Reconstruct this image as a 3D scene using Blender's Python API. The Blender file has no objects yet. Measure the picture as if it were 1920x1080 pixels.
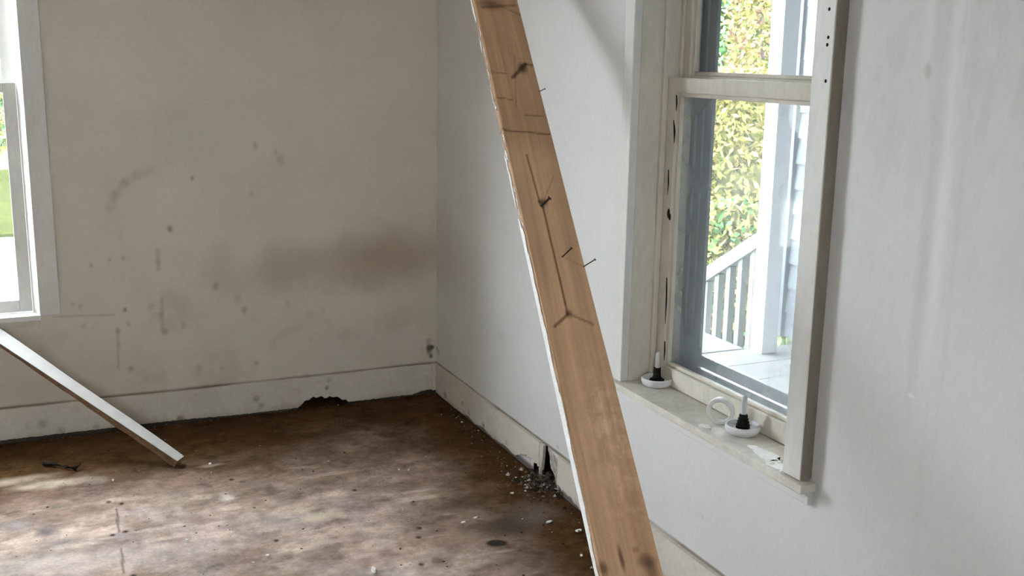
import bpy, bmesh, math, random
import numpy as np
from mathutils import Vector, Matrix
random.seed(7); rng = np.random.default_rng(7)
S = bpy.context.scene
COL = S.collection

# ------------------------------------------------------------------ camera
C = np.array([-1.78317506, -4.78712186, 1.62975233]); F = 2024.043
CR = np.array([0.91119651, -0.41160898, 0.0172905])
CU = np.array([0.07122244, 0.19872857, 0.97746321])
CF = np.array([0.40576875, 0.88942959, -0.21039657])
cam = bpy.data.cameras.new('camera'); camo = bpy.data.objects.new('camera', cam); COL.objects.link(camo)
cam.sensor_fit = 'HORIZONTAL'; cam.sensor_width = 36.0; cam.lens = 36.0 * F / 1920.0
cam.clip_start = 0.05; cam.clip_end = 200
camo.matrix_world = Matrix(((CR[0], CU[0], -CF[0], C[0]), (CR[1], CU[1], -CF[1], C[1]), (CR[2], CU[2], -CF[2], C[2]), (0, 0, 0, 1)))
S.camera = camo

# ------------------------------------------------------------------ overcast sky, exposure
W = bpy.data.worlds.new('overcast_sky'); S.world = W; W.use_nodes = True
bg = W.node_tree.nodes['Background']; bg.inputs[0].default_value = (0.86, 0.93, 1.0, 1); bg.inputs[1].default_value = 27.0
S.view_settings.view_transform = 'Standard'; S.view_settings.look = 'None'
S.view_settings.gamma = 1.0; S.view_settings.use_curve_mapping = False
S.view_settings.exposure = 0.34
S.cycles.max_bounces = 14; S.cycles.diffuse_bounces = 10; S.cycles.transparent_max_bounces = 24
S.cycles.use_denoising = True
S.cycles.sample_clamp_indirect = 8.0

# ------------------------------------------------------------------ room sizes (metres; corner of the two walls at the origin)
CEIL = 2.75; XL = -3.5; YR = -6.3; BB = 0.15
W1 = dict(x0=-2.66, x1=-1.757, z0=0.545, z1=2.5)        # window in the back wall
W2 = dict(y0=-2.664, y1=-1.818, z0=0.58, z1=2.5)        # window in the right wall
W3 = dict(x0=-2.6, x1=-1.95, z0=1.05, z1=2.25)           # unseen window in the front wall, added for fill from behind the camera

def ray(x, y): return CF + CR * (x - 960) / F - CU * (y - 540) / F
def hit(x, y, ax, v):
    d = ray(x, y); return C + d * ((v - C[ax]) / d[ax])

# ------------------------------------------------------------------ noise in numpy
def vnoise(x, y, seed):
    r = np.random.default_rng(seed); T = r.random((64, 64))
    xi = np.floor(x).astype(int); yi = np.floor(y).astype(int); fx = x - xi; fy = y - yi
    fx = fx * fx * (3 - 2 * fx); fy = fy * fy * (3 - 2 * fy)
    g = lambda a, b: T[a % 64, b % 64]
    return (g(xi, yi) * (1 - fx) + g(xi + 1, yi) * fx) * (1 - fy) + (g(xi, yi + 1) * (1 - fx) + g(xi + 1, yi + 1) * fx) * fy
def fbm(x, y, s, seed, octv=4):
    o = 0; a = .5; t = 0
    for i in range(octv):
        o = o + a * vnoise(x * s * 2 ** i + 7.3 * i, y * s * 2 ** i + 3.1 * i, seed + i); t += a; a *= .55
    return o / t
def sm(e0, e1, v):
    t = np.clip((v - e0) / (e1 - e0), 0, 1); return t * t * (3 - 2 * t)
def blob(u, v, cu, cv, ru, rv, soft=.6, rot=0.0):
    du = u - cu; dv = v - cv
    c, s = math.cos(rot), math.sin(rot); a = (c * du + s * dv) / ru; b = (-s * du + c * dv) / rv
    d = np.sqrt(a * a + b * b); return 1 - sm(1 - soft, 1 + soft * .3, d)
def seg(u, v, a, b, w, soft=1.0):
    a = np.array(a, float); b = np.array(b, float); d = b - a; L = max(d @ d, 1e-12)
    t = np.clip(((u - a[0]) * d[0] + (v - a[1]) * d[1]) / L, 0, 1)
    q = np.hypot(u - a[0] - t * d[0], v - a[1] - t * d[1]); return 1 - sm(w * .4, w * (1 + soft * .5), q)

# ------------------------------------------------------------------ materials
def nodemat(name):
    m = bpy.data.materials.new(name); m.use_nodes = True; nt = m.node_tree
    return m, nt, nt.nodes['Principled BSDF']
def N(nt, t, **k):
    n = nt.nodes.new(t)
    for a, b in k.items(): setattr(n, a, b)
    return n
def paint(name, col, rough=.6, var=.08, scale=6, bump=.15, bscale=120, tint=False, stretch=(1, 1, 1), spec=.3, var2=0.0, scale2=40):
    m, nt, b = nodemat(name); L = nt.links
    tc = N(nt, 'ShaderNodeTexCoord'); mp = N(nt, 'ShaderNodeMapping'); mp.inputs['Scale'].default_value = stretch
    L.new(tc.outputs['Object'], mp.inputs[0])
    n1 = N(nt, 'ShaderNodeTexNoise'); n1.inputs['Scale'].default_value = scale; n1.inputs['Detail'].default_value = 5
    L.new(mp.outputs[0], n1.inputs[0])
    r = N(nt, 'ShaderNodeValToRGB'); r.color_ramp.elements[0].position = .3; r.color_ramp.elements[1].position = .7
    c = np.array(col)
    r.color_ramp.elements[0].color = (*(c * (1 - var)), 1); r.color_ramp.elements[1].color = (*np.minimum(c * (1 + var * .7), 1), 1)
    L.new(n1.outputs[0], r.inputs[0]); out = r.outputs[0]
    if var2:
        n2 = N(nt, 'ShaderNodeTexNoise'); n2.inputs['Scale'].default_value = scale2; n2.inputs['Detail'].default_value = 4
        L.new(mp.outputs[0], n2.inputs[0])
        mr = N(nt, 'ShaderNodeMapRange'); mr.inputs[1].default_value = .3; mr.inputs[2].default_value = .7; mr.inputs[3].default_value = 1 - var2; mr.inputs[4].default_value = 1 + var2
        L.new(n2.outputs[0], mr.inputs[0])
        mx = N(nt, 'ShaderNodeMix', data_type='RGBA', blend_type='MULTIPLY'); mx.inputs[0].default_value = 1
        L.new(out, mx.inputs[6]); L.new(mr.outputs[0], mx.inputs[7]); out = mx.outputs[2]
    if tint:
        at = N(nt, 'ShaderNodeAttribute', attribute_name='tint')
        mx = N(nt, 'ShaderNodeMix', data_type='RGBA', blend_type='MULTIPLY'); mx.inputs[0].default_value = 1
        L.new(out, mx.inputs[6]); L.new(at.outputs['Color'], mx.inputs[7]); out = mx.outputs[2]
    L.new(out, b.inputs['Base Color'])
    b.inputs['Roughness'].default_value = rough; b.inputs['Specular IOR Level'].default_value = spec
    if bump:
        n3 = N(nt, 'ShaderNodeTexNoise'); n3.inputs['Scale'].default_value = bscale; n3.inputs['Detail'].default_value = 3
        L.new(mp.outputs[0], n3.inputs[0])
        bp = N(nt, 'ShaderNodeBump'); bp.inputs['Strength'].default_value = bump; bp.inputs['Distance'].default_value = .004
        L.new(n3.outputs[0], bp.inputs['Height']); L.new(bp.outputs[0], b.inputs['Normal'])
    return m
def glassmat(name, haze, hazecol=(.9, .93, .95)):
    m, nt, b = nodemat(name); L = nt.links; nt.nodes.remove(b); out = nt.nodes['Material Output']
    tr = N(nt, 'ShaderNodeBsdfTransparent'); tr.inputs[0].default_value = (.97, .985, .98, 1)
    gl = N(nt, 'ShaderNodeBsdfGlossy'); gl.inputs[1].default_value = .03
    lw_ = N(nt, 'ShaderNodeLayerWeight'); lw_.inputs[0].default_value = .5      # thin pane: Schlick reflection, same from both sides
    pw_ = N(nt, 'ShaderNodeMath', operation='POWER'); L.new(lw_.outputs['Facing'], pw_.inputs[0]); pw_.inputs[1].default_value = 5
    fr = N(nt, 'ShaderNodeMapRange'); L.new(pw_.outputs[0], fr.inputs[0]); fr.inputs[3].default_value = .05; fr.inputs[4].default_value = 1
    m1 = N(nt, 'ShaderNodeMixShader'); L.new(fr.outputs[0], m1.inputs[0]); L.new(tr.outputs[0], m1.inputs[1]); L.new(gl.outputs[0], m1.inputs[2])
    tl = N(nt, 'ShaderNodeBsdfTranslucent'); tl.inputs[0].default_value = (*hazecol, 1)
    n = N(nt, 'ShaderNodeTexNoise'); n.inputs['Scale'].default_value = 5; n.inputs['Detail'].default_value = 6
    tc = N(nt, 'ShaderNodeTexCoord'); L.new(tc.outputs['Object'], n.inputs[0])
    mr = N(nt, 'ShaderNodeMapRange'); mr.inputs[1].default_value = .3; mr.inputs[2].default_value = .75; mr.inputs[3].default_value = haze * .6; mr.inputs[4].default_value = haze * 1.4
    L.new(n.outputs[0], mr.inputs[0])
    m2 = N(nt, 'ShaderNodeMixShader'); L.new(mr.outputs[0], m2.inputs[0]); L.new(m1.outputs[0], m2.inputs[1]); L.new(tl.outputs[0], m2.inputs[2])
    L.new(m2.outputs[0], out.inputs[0]); return m
def plastic(name, col, rough=.4, trans=0.0):
    m, nt, b = nodemat(name)
    n = N(nt, 'ShaderNodeTexNoise'); n.inputs['Scale'].default_value = 30
    mr = N(nt, 'ShaderNodeMapRange'); mr.inputs[3].default_value = rough * .8; mr.inputs[4].default_value = rough * 1.2
    nt.links.new(n.outputs[0], mr.inputs[0]); nt.links.new(mr.outputs[0], b.inputs['Roughness'])
    b.inputs['Base Color'].default_value = (*col, 1); b.inputs['Transmission Weight'].default_value = trans
    return m
def tintmat(name, rough=.9, base=(1, 1, 1), bump=.3, bscale=200):
    return paint(name, base, rough, .06, 12, bump, bscale, tint=True, spec=0.0, var2=.12, scale2=90)

M = {}
M['wall_back'] = paint('plaster_back', (.70, .655, .565), .75, .05, 3, .25, 90, tint=True, var2=.025, scale2=60)
M['wall_right'] = paint('plaster_right', (.75, .752, .745), .6, .03, 3, .2, 70, tint=True, stretch=(1, 1, .55), var2=.02, scale2=50)
M['wall'] = paint('faded_wallpaper', (.52, .48, .42), .75, .05, 3, .25, 90)
M['ceiling'] = paint('ceiling_paint', (.50, .48, .44), .85, .04, 4, .2, 60)
M['trim'] = paint('old_trim_paint', (.67, .63, .545), .5, .08, 9, .25, 60, stretch=(1, 1, .3), var2=.05, scale2=70)
M['edge'] = paint('shaded_edge', (.22, .195, .155), .6, .12, 9, .3, 60, stretch=(1, 1, .3), var2=.08, scale2=60)  # dark tan carries the shade on the near casing's outer side
M['trim_white'] = paint('trim_paint_white', (.76, .75, .72), .45, .06, 9, .25, 60, stretch=(1, 1, .3), var2=.04, scale2=70)
M['apron'] = paint('apron_paint', (.76, .76, .75), .5, .03, 9, .2, 60, var2=.02, scale2=60)
M['bb'] = paint('baseboard_paint', (.72, .68, .60), .6, .05, 6, .3, 60, tint=True, var2=.05, scale2=60)
M['sill'] = paint('sill_paint', (.71, .68, .61), .6, .14, 12, .4, 50, var2=.08, scale2=60)
M['floor'] = tintmat('worn_subfloor', .85, bump=.6, bscale=110)
M['dark'] = paint('cavity_shade', (.008, .007, .006), .95, .4, 30, .5, 80)  # near-black: the shade inside holes and gaps is put into the colour
M['alu'] = paint('storm_aluminium', (.30, .32, .33), .45, .15, 20, .1, 100, stretch=(1, 1, .1), spec=.5)
M['wood'] = paint('pine', (1, 1, 1), .6, .05, 8, .3, 220, tint=True, stretch=(1, 1, 1), var2=.04, scale2=120)
M['wood_dark'] = paint('weathered_wood', (.20, .125, .075), .8, .35, 25, .4, 150, var2=.2, scale2=90)
M['paintlayer'] = paint('chalky_white_paint', (.92, .92, .90), .55, .06, 30, .3, 120)
M['lath_paint'] = paint('lath_white_paint', (.82, .82, .80), .5, .06, 20, .3, 120)
M['rust'] = paint('rusty_steel', (.055, .04, .03), .6, .4, 60, .3, 200, spec=.5)
M['twig'] = paint('dark_bark', (.025, .014, .010), .9, .3, 60, .5, 150)
M['white_plastic'] = plastic('white_plastic', (.80, .80, .83), .35)
M['black_plastic'] = plastic('black_plastic', (.003, .003, .003), .6); M['black_plastic'].node_tree.nodes['Principled BSDF'].inputs['Specular IOR Level'].default_value = .15
M['milky'] = plastic('milky_plastic', (.90, .92, .91), .3, .0); M['milky'].node_tree.nodes['Principled BSDF'].inputs['Subsurface Weight'].default_value = .8; M['milky'].node_tree.nodes['Principled BSDF'].inputs['Subsurface Radius'].default_value = (.02, .02, .02)
M['tube'] = plastic('frosted_tube', (.85, .87, .90), .3, .35)
M['steel'] = plastic('grey_screw', (.35, .35, .37), .35)
M['glass_clear'] = glassmat('clear_glass', .012)
M['glass_low'] = glassmat('dusty_glass_low', .25)
M['glass_up'] = glassmat('dusty_glass_up', .06)
M['plaster_raw'] = paint('crumbled_plaster', (.42, .39, .35), .95, .35, 40, .8, 60, var2=.2, scale2=90)
M['crumb'] = tintmat('crumb', .9)
M['leaf'] = paint('leaf', (1, 1, 1), .7, .1, 5, 0, 10, tint=True, spec=.05)
M['bark'] = paint('bark', (.06, .05, .04), .9, .3, 20, .4, 60)
M['ext_white'] = paint('exterior_white', (.84, .85, .86), .6, .04, 5, .1, 60, spec=0.0)
M['siding'] = paint('pale_siding', (.135, .15, .165), .6, .04, 5, .1, 60, spec=0.0)
M['rail'] = paint('weathered_rail', (.17, .178, .168), .7, .12, 12, .2, 60, spec=0.0)
M['gravel'] = paint('pale_gravel', (.30, .30, .28), .95, .15, 2, .5, 20, var2=.15, scale2=9, spec=0.0)
M['grass'] = paint('grass', (.019, .023, .006), .9, .3, 1.5, .5, 20, var2=.25, scale2=7, spec=0.0)
M['deck'] = paint('deck_grey', (.13, .13, .125), .8, .12, 4, .3, 30, spec=0.0)

# ------------------------------------------------------------------ object helpers
ORG = {}
def tag(o, label, cat=None, group=None, kind=None):
    if label: o['label'] = label
    if cat: o['category'] = cat
    if group: o['group'] = group
    if kind: o['kind'] = kind
    return o
def empty(name, loc, label, cat, group=None, kind=None):
    o = bpy.data.objects.new(name, None); COL.objects.link(o); o.location = loc; o.empty_display_size = .1
    ORG[o] = np.array(loc, float); return tag(o, label, cat, group, kind)
def link(name, me, mat, parent=None, origin=None):
    """mesh in world coordinates -> object; vertices are re-based on the thing's origin"""
    org = ORG[parent] if parent is not None else np.array(origin if origin is not None else (0, 0, 0), float)
    me.transform(Matrix.Translation(Vector(-org)))
    o = bpy.data.objects.new(name, me); COL.objects.link(o)
    if mat is not None and not me.materials: me.materials.append(mat)
    if parent is not None: o.parent = parent
    else: o.location = org
    ORG[o] = org; return o
def pymesh(verts, faces, name='m', smooth=False):
    me = bpy.data.meshes.new(name); me.from_pydata([tuple(v) for v in verts], [], faces); me.validate(); me.update()
    if smooth: me.polygons.foreach_set('use_smooth', [True] * len(me.polygons))
    return me
def settint(me, cols):
    a = me.color_attributes.new('tint', 'FLOAT_COLOR', 'POINT')
    c = np.ones((len(me.vertices), 4), np.float32); c[:, :3] = cols; a.data.foreach_set('color', c.ravel())
def box(name, x0, x1, y0, y1, z0, z1, mat, parent=None, bev=.002, origin=None):
    bm = bmesh.new(); bmesh.ops.create_cube(bm, size=1)
    lo = np.minimum((x0, y0, z0), (x1, y1, z1)); hi = np.maximum((x0, y0, z0), (x1, y1, z1))
    for v in bm.verts: v.co = Vector((lo + hi) / 2 + np.array(v.co) * (hi - lo))
    if bev: bmesh.ops.bevel(bm, geom=bm.edges[:], offset=min(bev, .3 * float(min(hi - lo))), segments=2, affect='EDGES', profile=.6)
    me = bpy.data.meshes.new(name); bm.to_mesh(me); bm.free()
    return link(name, me, mat, parent, origin)
def grid(name, us, vs, fn, mat, mask=None, tint=None, parent=None, smooth=False):
    us = np.asarray(us); vs = np.asarray(vs); U, V = np.meshgrid(us, vs, indexing='ij')
    P = fn(U, V).reshape(-1, 3); nu, nv = len(us), len(vs)
    i, j = np.meshgrid(np.arange(nu - 1), np.arange(nv - 1), indexing='ij')
    keep = np.ones(i.shape, bool)
    if mask is not None:
        uc = (us[:-1] + us[1:])[:, None] / 2 + 0 * j; vc = (vs[:-1] + vs[1:])[None, :] / 2 + 0 * i; keep = ~mask(uc, vc)
    i = i[keep]; j = j[keep]
    q = np.stack([i * nv + j, (i + 1) * nv + j, (i + 1) * nv + j + 1, i * nv + j + 1], 1).astype(np.int32)
    me = bpy.data.meshes.new(name); me.vertices.add(len(P)); me.vertices.foreach_set('co', P.astype(np.float32).ravel())
    n = len(q); me.loops.add(n * 4); me.loops.foreach_set('vertex_index', q.ravel())
    me.polygons.add(n); me.polygons.foreach_set('loop_start', np.arange(0, 4 * n, 4, dtype=np.int32)); me.polygons.foreach_set('loop_total', np.full(n, 4, np.int32))
    me.update(calc_edges=True)
    if tint is not None: settint(me, tint(U.ravel(), V.ravel()))
    if smooth: me.polygons.foreach_set('use_smooth', np.ones(n, bool))
    return link(name, me, mat, parent)
def lines(*segs):
    out = []
    for a, b, st in segs: out.append(np.linspace(a, b, max(2, int(round(abs(b - a) / st)) + 1)))
    return np.unique(np.round(np.concatenate(out), 5))
def extrude_poly(name, pts2, fn0, fn1, mat, parent=None, tint=None):
    """flat outline (u,v) given thickness between two placements, triangulated front and back"""
    bm = bmesh.new()
    a = [bm.verts.new(fn0(*p)) for p in pts2]; b = [bm.verts.new(fn1(*p)) for p in pts2]; n = len(pts2)
    f0 = bm.faces.new(a); f1 = bm.faces.new(b[::-1])
    for k in range(n): bm.faces.new((a[k], b[k], b[(k + 1) % n], a[(k + 1) % n]))
    bmesh.ops.triangulate(bm, faces=[f0, f1]); bmesh.ops.recalc_face_normals(bm, faces=bm.faces[:])
    me = bpy.data.meshes.new(name); bm.to_mesh(me); bm.free()
    if tint is not None:
        co = np.array([v.co[:] for v in me.vertices]); settint(me, tint(co))
    return link(name, me, mat, parent)
def lathe(name, prof, loc, mat, parent, seg_=40, smooth=True, mtx=None):
    v = []; f = []
    for r, z in prof:
        for k in range(seg_):
            a = 2 * math.pi * k / seg_; p = Vector((r * math.cos(a), r * math.sin(a), z))
            v.append((mtx @ p if mtx else p) + Vector(loc))
    n = len(prof)
    for i in range(n - 1):
        for k in range(seg_): f.append((i * seg_ + k, i * seg_ + (k + 1) % seg_, (i + 1) * seg_ + (k + 1) % seg_, (i + 1) * seg_ + k))
    closed = prof[0] == prof[-1]
    if prof[0][0] > 0 and not closed: f.append(tuple(range(seg_ - 1, -1, -1)))
    if prof[-1][0] > 0 and not closed: f.append(tuple((n - 1) * seg_ + k for k in range(seg_)))
    me = pymesh(v, f, name, smooth)
    bm = bmesh.new(); bm.from_mesh(me); bmesh.ops.remove_doubles(bm, verts=bm.verts[:], dist=1e-6); bmesh.ops.recalc_face_normals(bm, faces=bm.faces[:]); bm.to_mesh(me); bm.free()
    me.set_sharp_from_angle(angle=math.radians(40))
    return link(name, me, mat, parent)
def tube(name, pts, rad, mat, parent=None, sides=8, origin=None):
    pts = [Vector(p) for p in pts]; v = []; f = []; n = len(pts)
    rad = rad if hasattr(rad, '__len__') else [rad] * n
    for i, p in enumerate(pts):
        d = (pts[min(i + 1, n - 1)] - pts[max(i - 1, 0)]).normalized(); x = d.orthogonal().normalized(); y = d.cross(x)
        for k in range(sides):
            a = 2 * math.pi * k / sides; v.append(p + (x * math.cos(a) + y * math.sin(a)) * rad[i])
    for i in range(n - 1):
        for k in range(sides): f.append((i * sides + k, i * sides + (k + 1) % sides, (i + 1) * sides + (k + 1) % sides, (i + 1) * sides + k))
    f.append(tuple(range(sides - 1, -1, -1))); f.append(tuple((n - 1) * sides + k for k in range(sides)))
    return link(name, pymesh(v, f, name, True), mat, parent, origin)

# ------------------------------------------------------------------ floor
def floor_tint(x, y):
    n1 = fbm(x, y, 2.2, 11, 5); n2 = fbm(x, y, 7, 21, 4); n3 = fbm(x * .8 + y * .15, y * 1.35 - x * .2, 9, 31, 4); n4 = fbm(x, y, 26, 41, 3)
    # pale zone away from the walls; darker brown strip along them
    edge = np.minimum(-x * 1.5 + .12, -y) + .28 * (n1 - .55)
    pale_amt = sm(.30, 1.30, edge) * .80 + .15 * sm(.45, .7, n1) * sm(.1, .6, edge)
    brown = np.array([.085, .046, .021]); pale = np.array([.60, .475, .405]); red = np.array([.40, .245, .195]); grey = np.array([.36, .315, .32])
    k = np.clip(pale_amt * (.55 + .9 * (n3 - .2)), 0, 1)[:, None]
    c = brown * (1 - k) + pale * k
    c = c * (1 - .5 * sm(.5, .72, n2)[:, None] * k) + red * (.5 * sm(.5, .72, n2)[:, None] * k)
    g = (.6 * sm(.55, .75, fbm(x, y, 5, 71, 4)))[:, None] * k; c = c * (1 - g) + grey * g
    n5 = fbm(x * .8 + y * .25, y * 1.3, 60, 45, 3); c *= (.74 + .52 * n3)[:, None]; c *= (.7 + .6 * n4)[:, None]; c *= (.8 + .4 * n5)[:, None]
    dk = sm(.62, .78, fbm(x, y, 13, 51, 4)); c *= (1 - .35 * dk)[:, None]
    lt = sm(.64, .8, fbm(x * .5 + y * .3, y * 1.9, 8, 61, 4)) * sm(.3, .8, edge)
    c = c + lt[:, None] * np.array([.16, .14, .12])
    def px_blob(px, py, rx, ry, col, s, soft=.9, rot=0):
        nonlocal c
        p = hit(px, py, 2, 0); m = (blob(x + .05 * (n2 - .5), y + .05 * (n3 - .5), p[0], p[1], rx, ry, soft, rot) * s * (.6 + .8 * n4))[:, None]
        m = np.clip(m, 0, 1); c = c * (1 - m) + np.array(col) * m
    px_blob(600, 965, .10, .05, (.66, .56, .44), .9); px_blob(560, 955, .05, .03, (.66, .56, .44), .8)
    px_blob(425, 930, .03, .05, (.70, .63, .56), .9); px_blob(395, 872, .05, .02, (.55, .45, .36), .6); px_blob(330, 955, .03, .06, (.52, .44, .38), .6); px_blob(500, 985, .12, .03, (.46, .36, .31), .5); px_blob(880, 1000, .10, .05, (.36, .28, .21), .5)
    px_blob(930, 1018, .034, .032, (.035, .03, .026), 1.3, .5); px_blob(955, 985, .16, .10, (.085, .062, .048), 1.0)
    px_blob(1000, 960, .12, .12, (.17, .14, .12), .6)
    px_blob(85, 995, .05, .05, (.15, .135, .14), .8); px_blob(115, 1015, .09, .05, (.22, .20, .21), .6); px_blob(30, 985, .07, .06, (.30, .28, .28), .6)
    px_blob(100, 905, .16, .05, (.60, .51, .40), .7); px_blob(30, 900, .16, .05, (.60, .50, .38), .6)
    px_blob(180, 900, .05, .05, (.26, .22, .18), .7); px_blob(120, 945, .05, .03, (.22, .18, .15), .6)
    px_blob(320, 1010, .08, .02, (.22, .18, .17), .7); px_blob(470, 905, .09, .035, (.24, .19, .17), .7); px_blob(455, 900, .02, .02, (.10, .08, .06), .8)
    px_blob(230, 1005, .05, .05, (.34, .30, .31), .6); px_blob(60, 1060, .25, .12, (.55, .49, .46), .5); px_blob(270, 1040, .3, .1, (.53, .45, .40), .45)
    px_blob(580, 1045, .04, .03, (.24, .17, .14), .7); px_blob(740, 1035, .05, .03, (.23, .17, .13), .6)
    px_blob(350, 900, .10, .05, (.34, .22, .18), .6); px_blob(640, 1010, .15, .08, (.40, .31, .26), .4)
    # seam between two sheets with its nail heads
    p0 = hit(216, 930, 2, 0); p1 = hit(232, 1075, 2, 0); d = p1 - p0
    wob = .006 * (n2 - .5)
    m = seg(x + wob, y, p0[:2] - d[:2] * .1, p1[:2] + d[:2] * 2, .004) * sm(.4, .62, n3); c *= (1 - .6 * m)[:, None]
    for px, py in [(204, 940), (228, 943), (211, 1001), (235, 995), (250, 1078), (518, 1012), (665, 918), (786, 988), (790, 1056), (434, 897), (785, 1005)]:
        p = hit(px, py, 2, 0); c *= (1 - .85 * blob(x, y, p[0], p[1], .011, .014, .6))[:, None]
    return np.clip(c, .01, .9)
fx = lines((XL, -2.3, .2), (-2.3, 0, .0065), (0, .25, .25)); fy = lines((YR, -2.6, .2), (-2.6, 0, .0065), (0, .25, .25))
def floor_z(u, v):
    e = fbm(u.ravel(), v.ravel(), 3, 91, 3).reshape(u.shape)
    return np.stack([u, v, -.004 + .006 * (e - .5) * sm(0, .2, np.minimum(-u, -v))], -1)
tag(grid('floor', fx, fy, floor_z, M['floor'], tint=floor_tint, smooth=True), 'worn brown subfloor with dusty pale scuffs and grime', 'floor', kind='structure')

# ------------------------------------------------------------------ back wall
HB = [(-.70, 0.0), (-.69, .012), (-.672, .022), (-.655, .035), (-.63, .046), (-.60, .05), (-.575, .046), (-.555, .04), (-.535, .043), (-.515, .04), (-.49, .03), (-.462, .016), (-.445, .004), (-.44, 0)]
def wb_tint(x, z):
    n1 = fbm(x, z, 2.5, 101, 4); n2 = fbm(x, z, 9, 111, 4); n3 = fbm(x, z, 30, 121, 3)
    c = np.ones((len(x), 3)); c *= (.95 + .1 * n1)[:, None]
    def dirt(m, col):
        nonlocal c
        m = np.clip(m, 0, 1)[:, None]; c = c * (1 - m) + c * np.array(col) * m
    # the big brown smudge
    xx = x + .10 * (n1 - .5); zz = z + .08 * (n2 - .5)
    dirt(blob(xx, zz, -.36, .675, .46, .16, .9, .05) * (.75 + .4 * n2), (.68, .62, .57))
    dirt(blob(xx, zz, -.17, .70, .30, .20, .9) * .6, (.74, .66, .60))
    dirt(blob(xx, zz, -.73, .69, .14, .13, .9) * .5, (.70, .66, .62)); dirt(blob(xx, zz, -1.01, .70, .10, .13, .9) * .45, (.72, .68, .63)); dirt(blob(xx, zz, -.86, .62, .2, .10, .9) * .35, (.72, .68, .63))
    # arc scuff
    a = [hit(*p, 1, 0)[[0, 2]] for p in [(205, 392), (215, 365), (235, 342), (258, 328), (285, 320)]]
    for p, q in zip(a, a[1:]): dirt(seg(x, z, p, q, .015, 2.0) * (.1 + .55 * n3), (.74, .69, .65))
    spots = [(318, 429, 8, .9), (360, 334, 6, .75), (233, 581, 6, .9), (232, 484, 6, .6), (526, 299, 12, .5), (517, 285, 8, .4), (479, 273, 8, .5), (472, 365, 8, .3), (405, 537, 10, .65), (458, 582, 10, .5), (445, 560, 12, .3), (309, 622, 9, .6), (303, 590, 8, .4),
             (283, 574, 8, .45), (245, 691, 8, .6), (171, 498, 6, .5), (157, 612, 7, .4), (135, 571, 6, .4), (150, 575, 7, .4), (344, 610, 9, .4), (240, 606, 7, .4), (221, 620, 8, .5), (223, 645, 6, .4), (372, 690, 9, .35), (480, 680, 8, .4), (296, 490, 9, .3), (616, 713, 6, .6), (612, 728, 5, .8), (417, 690, 7, .3), (205, 487, 5, .4), (540, 570, 9, .25)]
    for px, py, r, s in spots:
        p = hit(px, py, 1, 0); rr = r / 420.; dirt(blob(x, z, p[0] + .012 * (n3 - .5), p[2], rr * .75, rr * 1.0, .95) * s * .8 * (.55 + .9 * n3), (.36, .32, .28))
    # streaks and cracks
    for a_, b_, w, s in [((296, 470), (297, 505), .008, .35), ((221, 620), (222, 690), .006, .3), ((100, 594), (215, 590), .004, .4), ((303, 560), (304, 620), .008, .3)]:
        dirt(seg(x, z, hit(*a_, 1, 0)[[0, 2]], hit(*b_, 1, 0)[[0, 2]], w, 1.4) * s, (.5, .44, .38))
    dirt(sm(.42, .75, fbm(x, z, 5, 131, 5)) * (1 - sm(.15, .75, z)) * .4, (.72, .68, .62))
    dirt(sm(.55, .9, n2) * (1 - sm(.5, 1.0, z)) * .35, (.70, .66, .6))
    # dark line along the top of the baseboard
    gl = 1 - sm(.0035, .008, np.abs(z - BB - .003 - .004 * (n1 - .5))); dirt(gl * (.55 + .5 * sm(.3, .6, n1)), (.28, .22, .17))
    dirt((1 - sm(.016, .032, z)) * .97, (.06, .045, .035))  # shade in the gap under the baseboard, painted onto the wall foot
    # damaged patch in the corner
    for px, py, r, s in [(805, 652, 8, .95), (811, 651, 5, .9), (808, 668, 5, .9), (805, 660, 7, .6), (804, 640, 7, .35)]:
        p = hit(px, py, 1, 0); dirt(blob(x, z, p[0], p[2], r / 400., r / 380., .5) * s, (.2, .16, .12))
    return np.clip(c, .02, 1.15)
xs = lines((XL, W1['x0'], .2), (W1['x0'], W1['x1'], .2), (W1['x1'], 0, .0055)); zs = lines((-.04, 0, .02), (0, 1.95, .0055), (1.95, W1['z1'], .15), (W1['z1'], CEIL, .15), (W1['z0'], W1['z0'] + .01, .01))
def wb_mask(x, z):
    w = (x > W1['x0']) & (x < W1['x1']) & (z > W1['z0']) & (z < W1['z1'])
    h = (x > -.69) & (x < -.45) & (z < .06)
    return w | h
wall_back = tag(grid('wall_back', xs, zs, lambda u, v: np.stack([u, 0 * u + .0025 * (fbm(u.ravel(), v.ravel(), 2.2, 141, 3).reshape(u.shape) - .5) * sm(0, .05, -u), v], -1), M['wall_back'], wb_mask, wb_tint, smooth=True),
    'stained off-white plaster wall with a brown smudge near the corner', 'wall', kind='structure')
def cavity(name, x0, x1, y0, y1, z0, z1, open_axis, parent):
    v = [(x, y, z) for x in (x0, x1) for y in (y0, y1) for z in (z0, z1)]
    F_ = {'x0': (0, 1, 3, 2), 'x1': (4, 6, 7, 5), 'y0': (0, 4, 5, 1), 'y1': (2, 3, 7, 6), 'z0': (0, 2, 6, 4), 'z1': (1, 5, 7, 3)}
    return link(name, pymesh(v, [f for k, f in F_.items() if k != open_axis], name), M['dark'], parent)
cavity('wall_cavity', -.70, -.44, .0, .12, -.01, .065, 'y0', wall_back)

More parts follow.
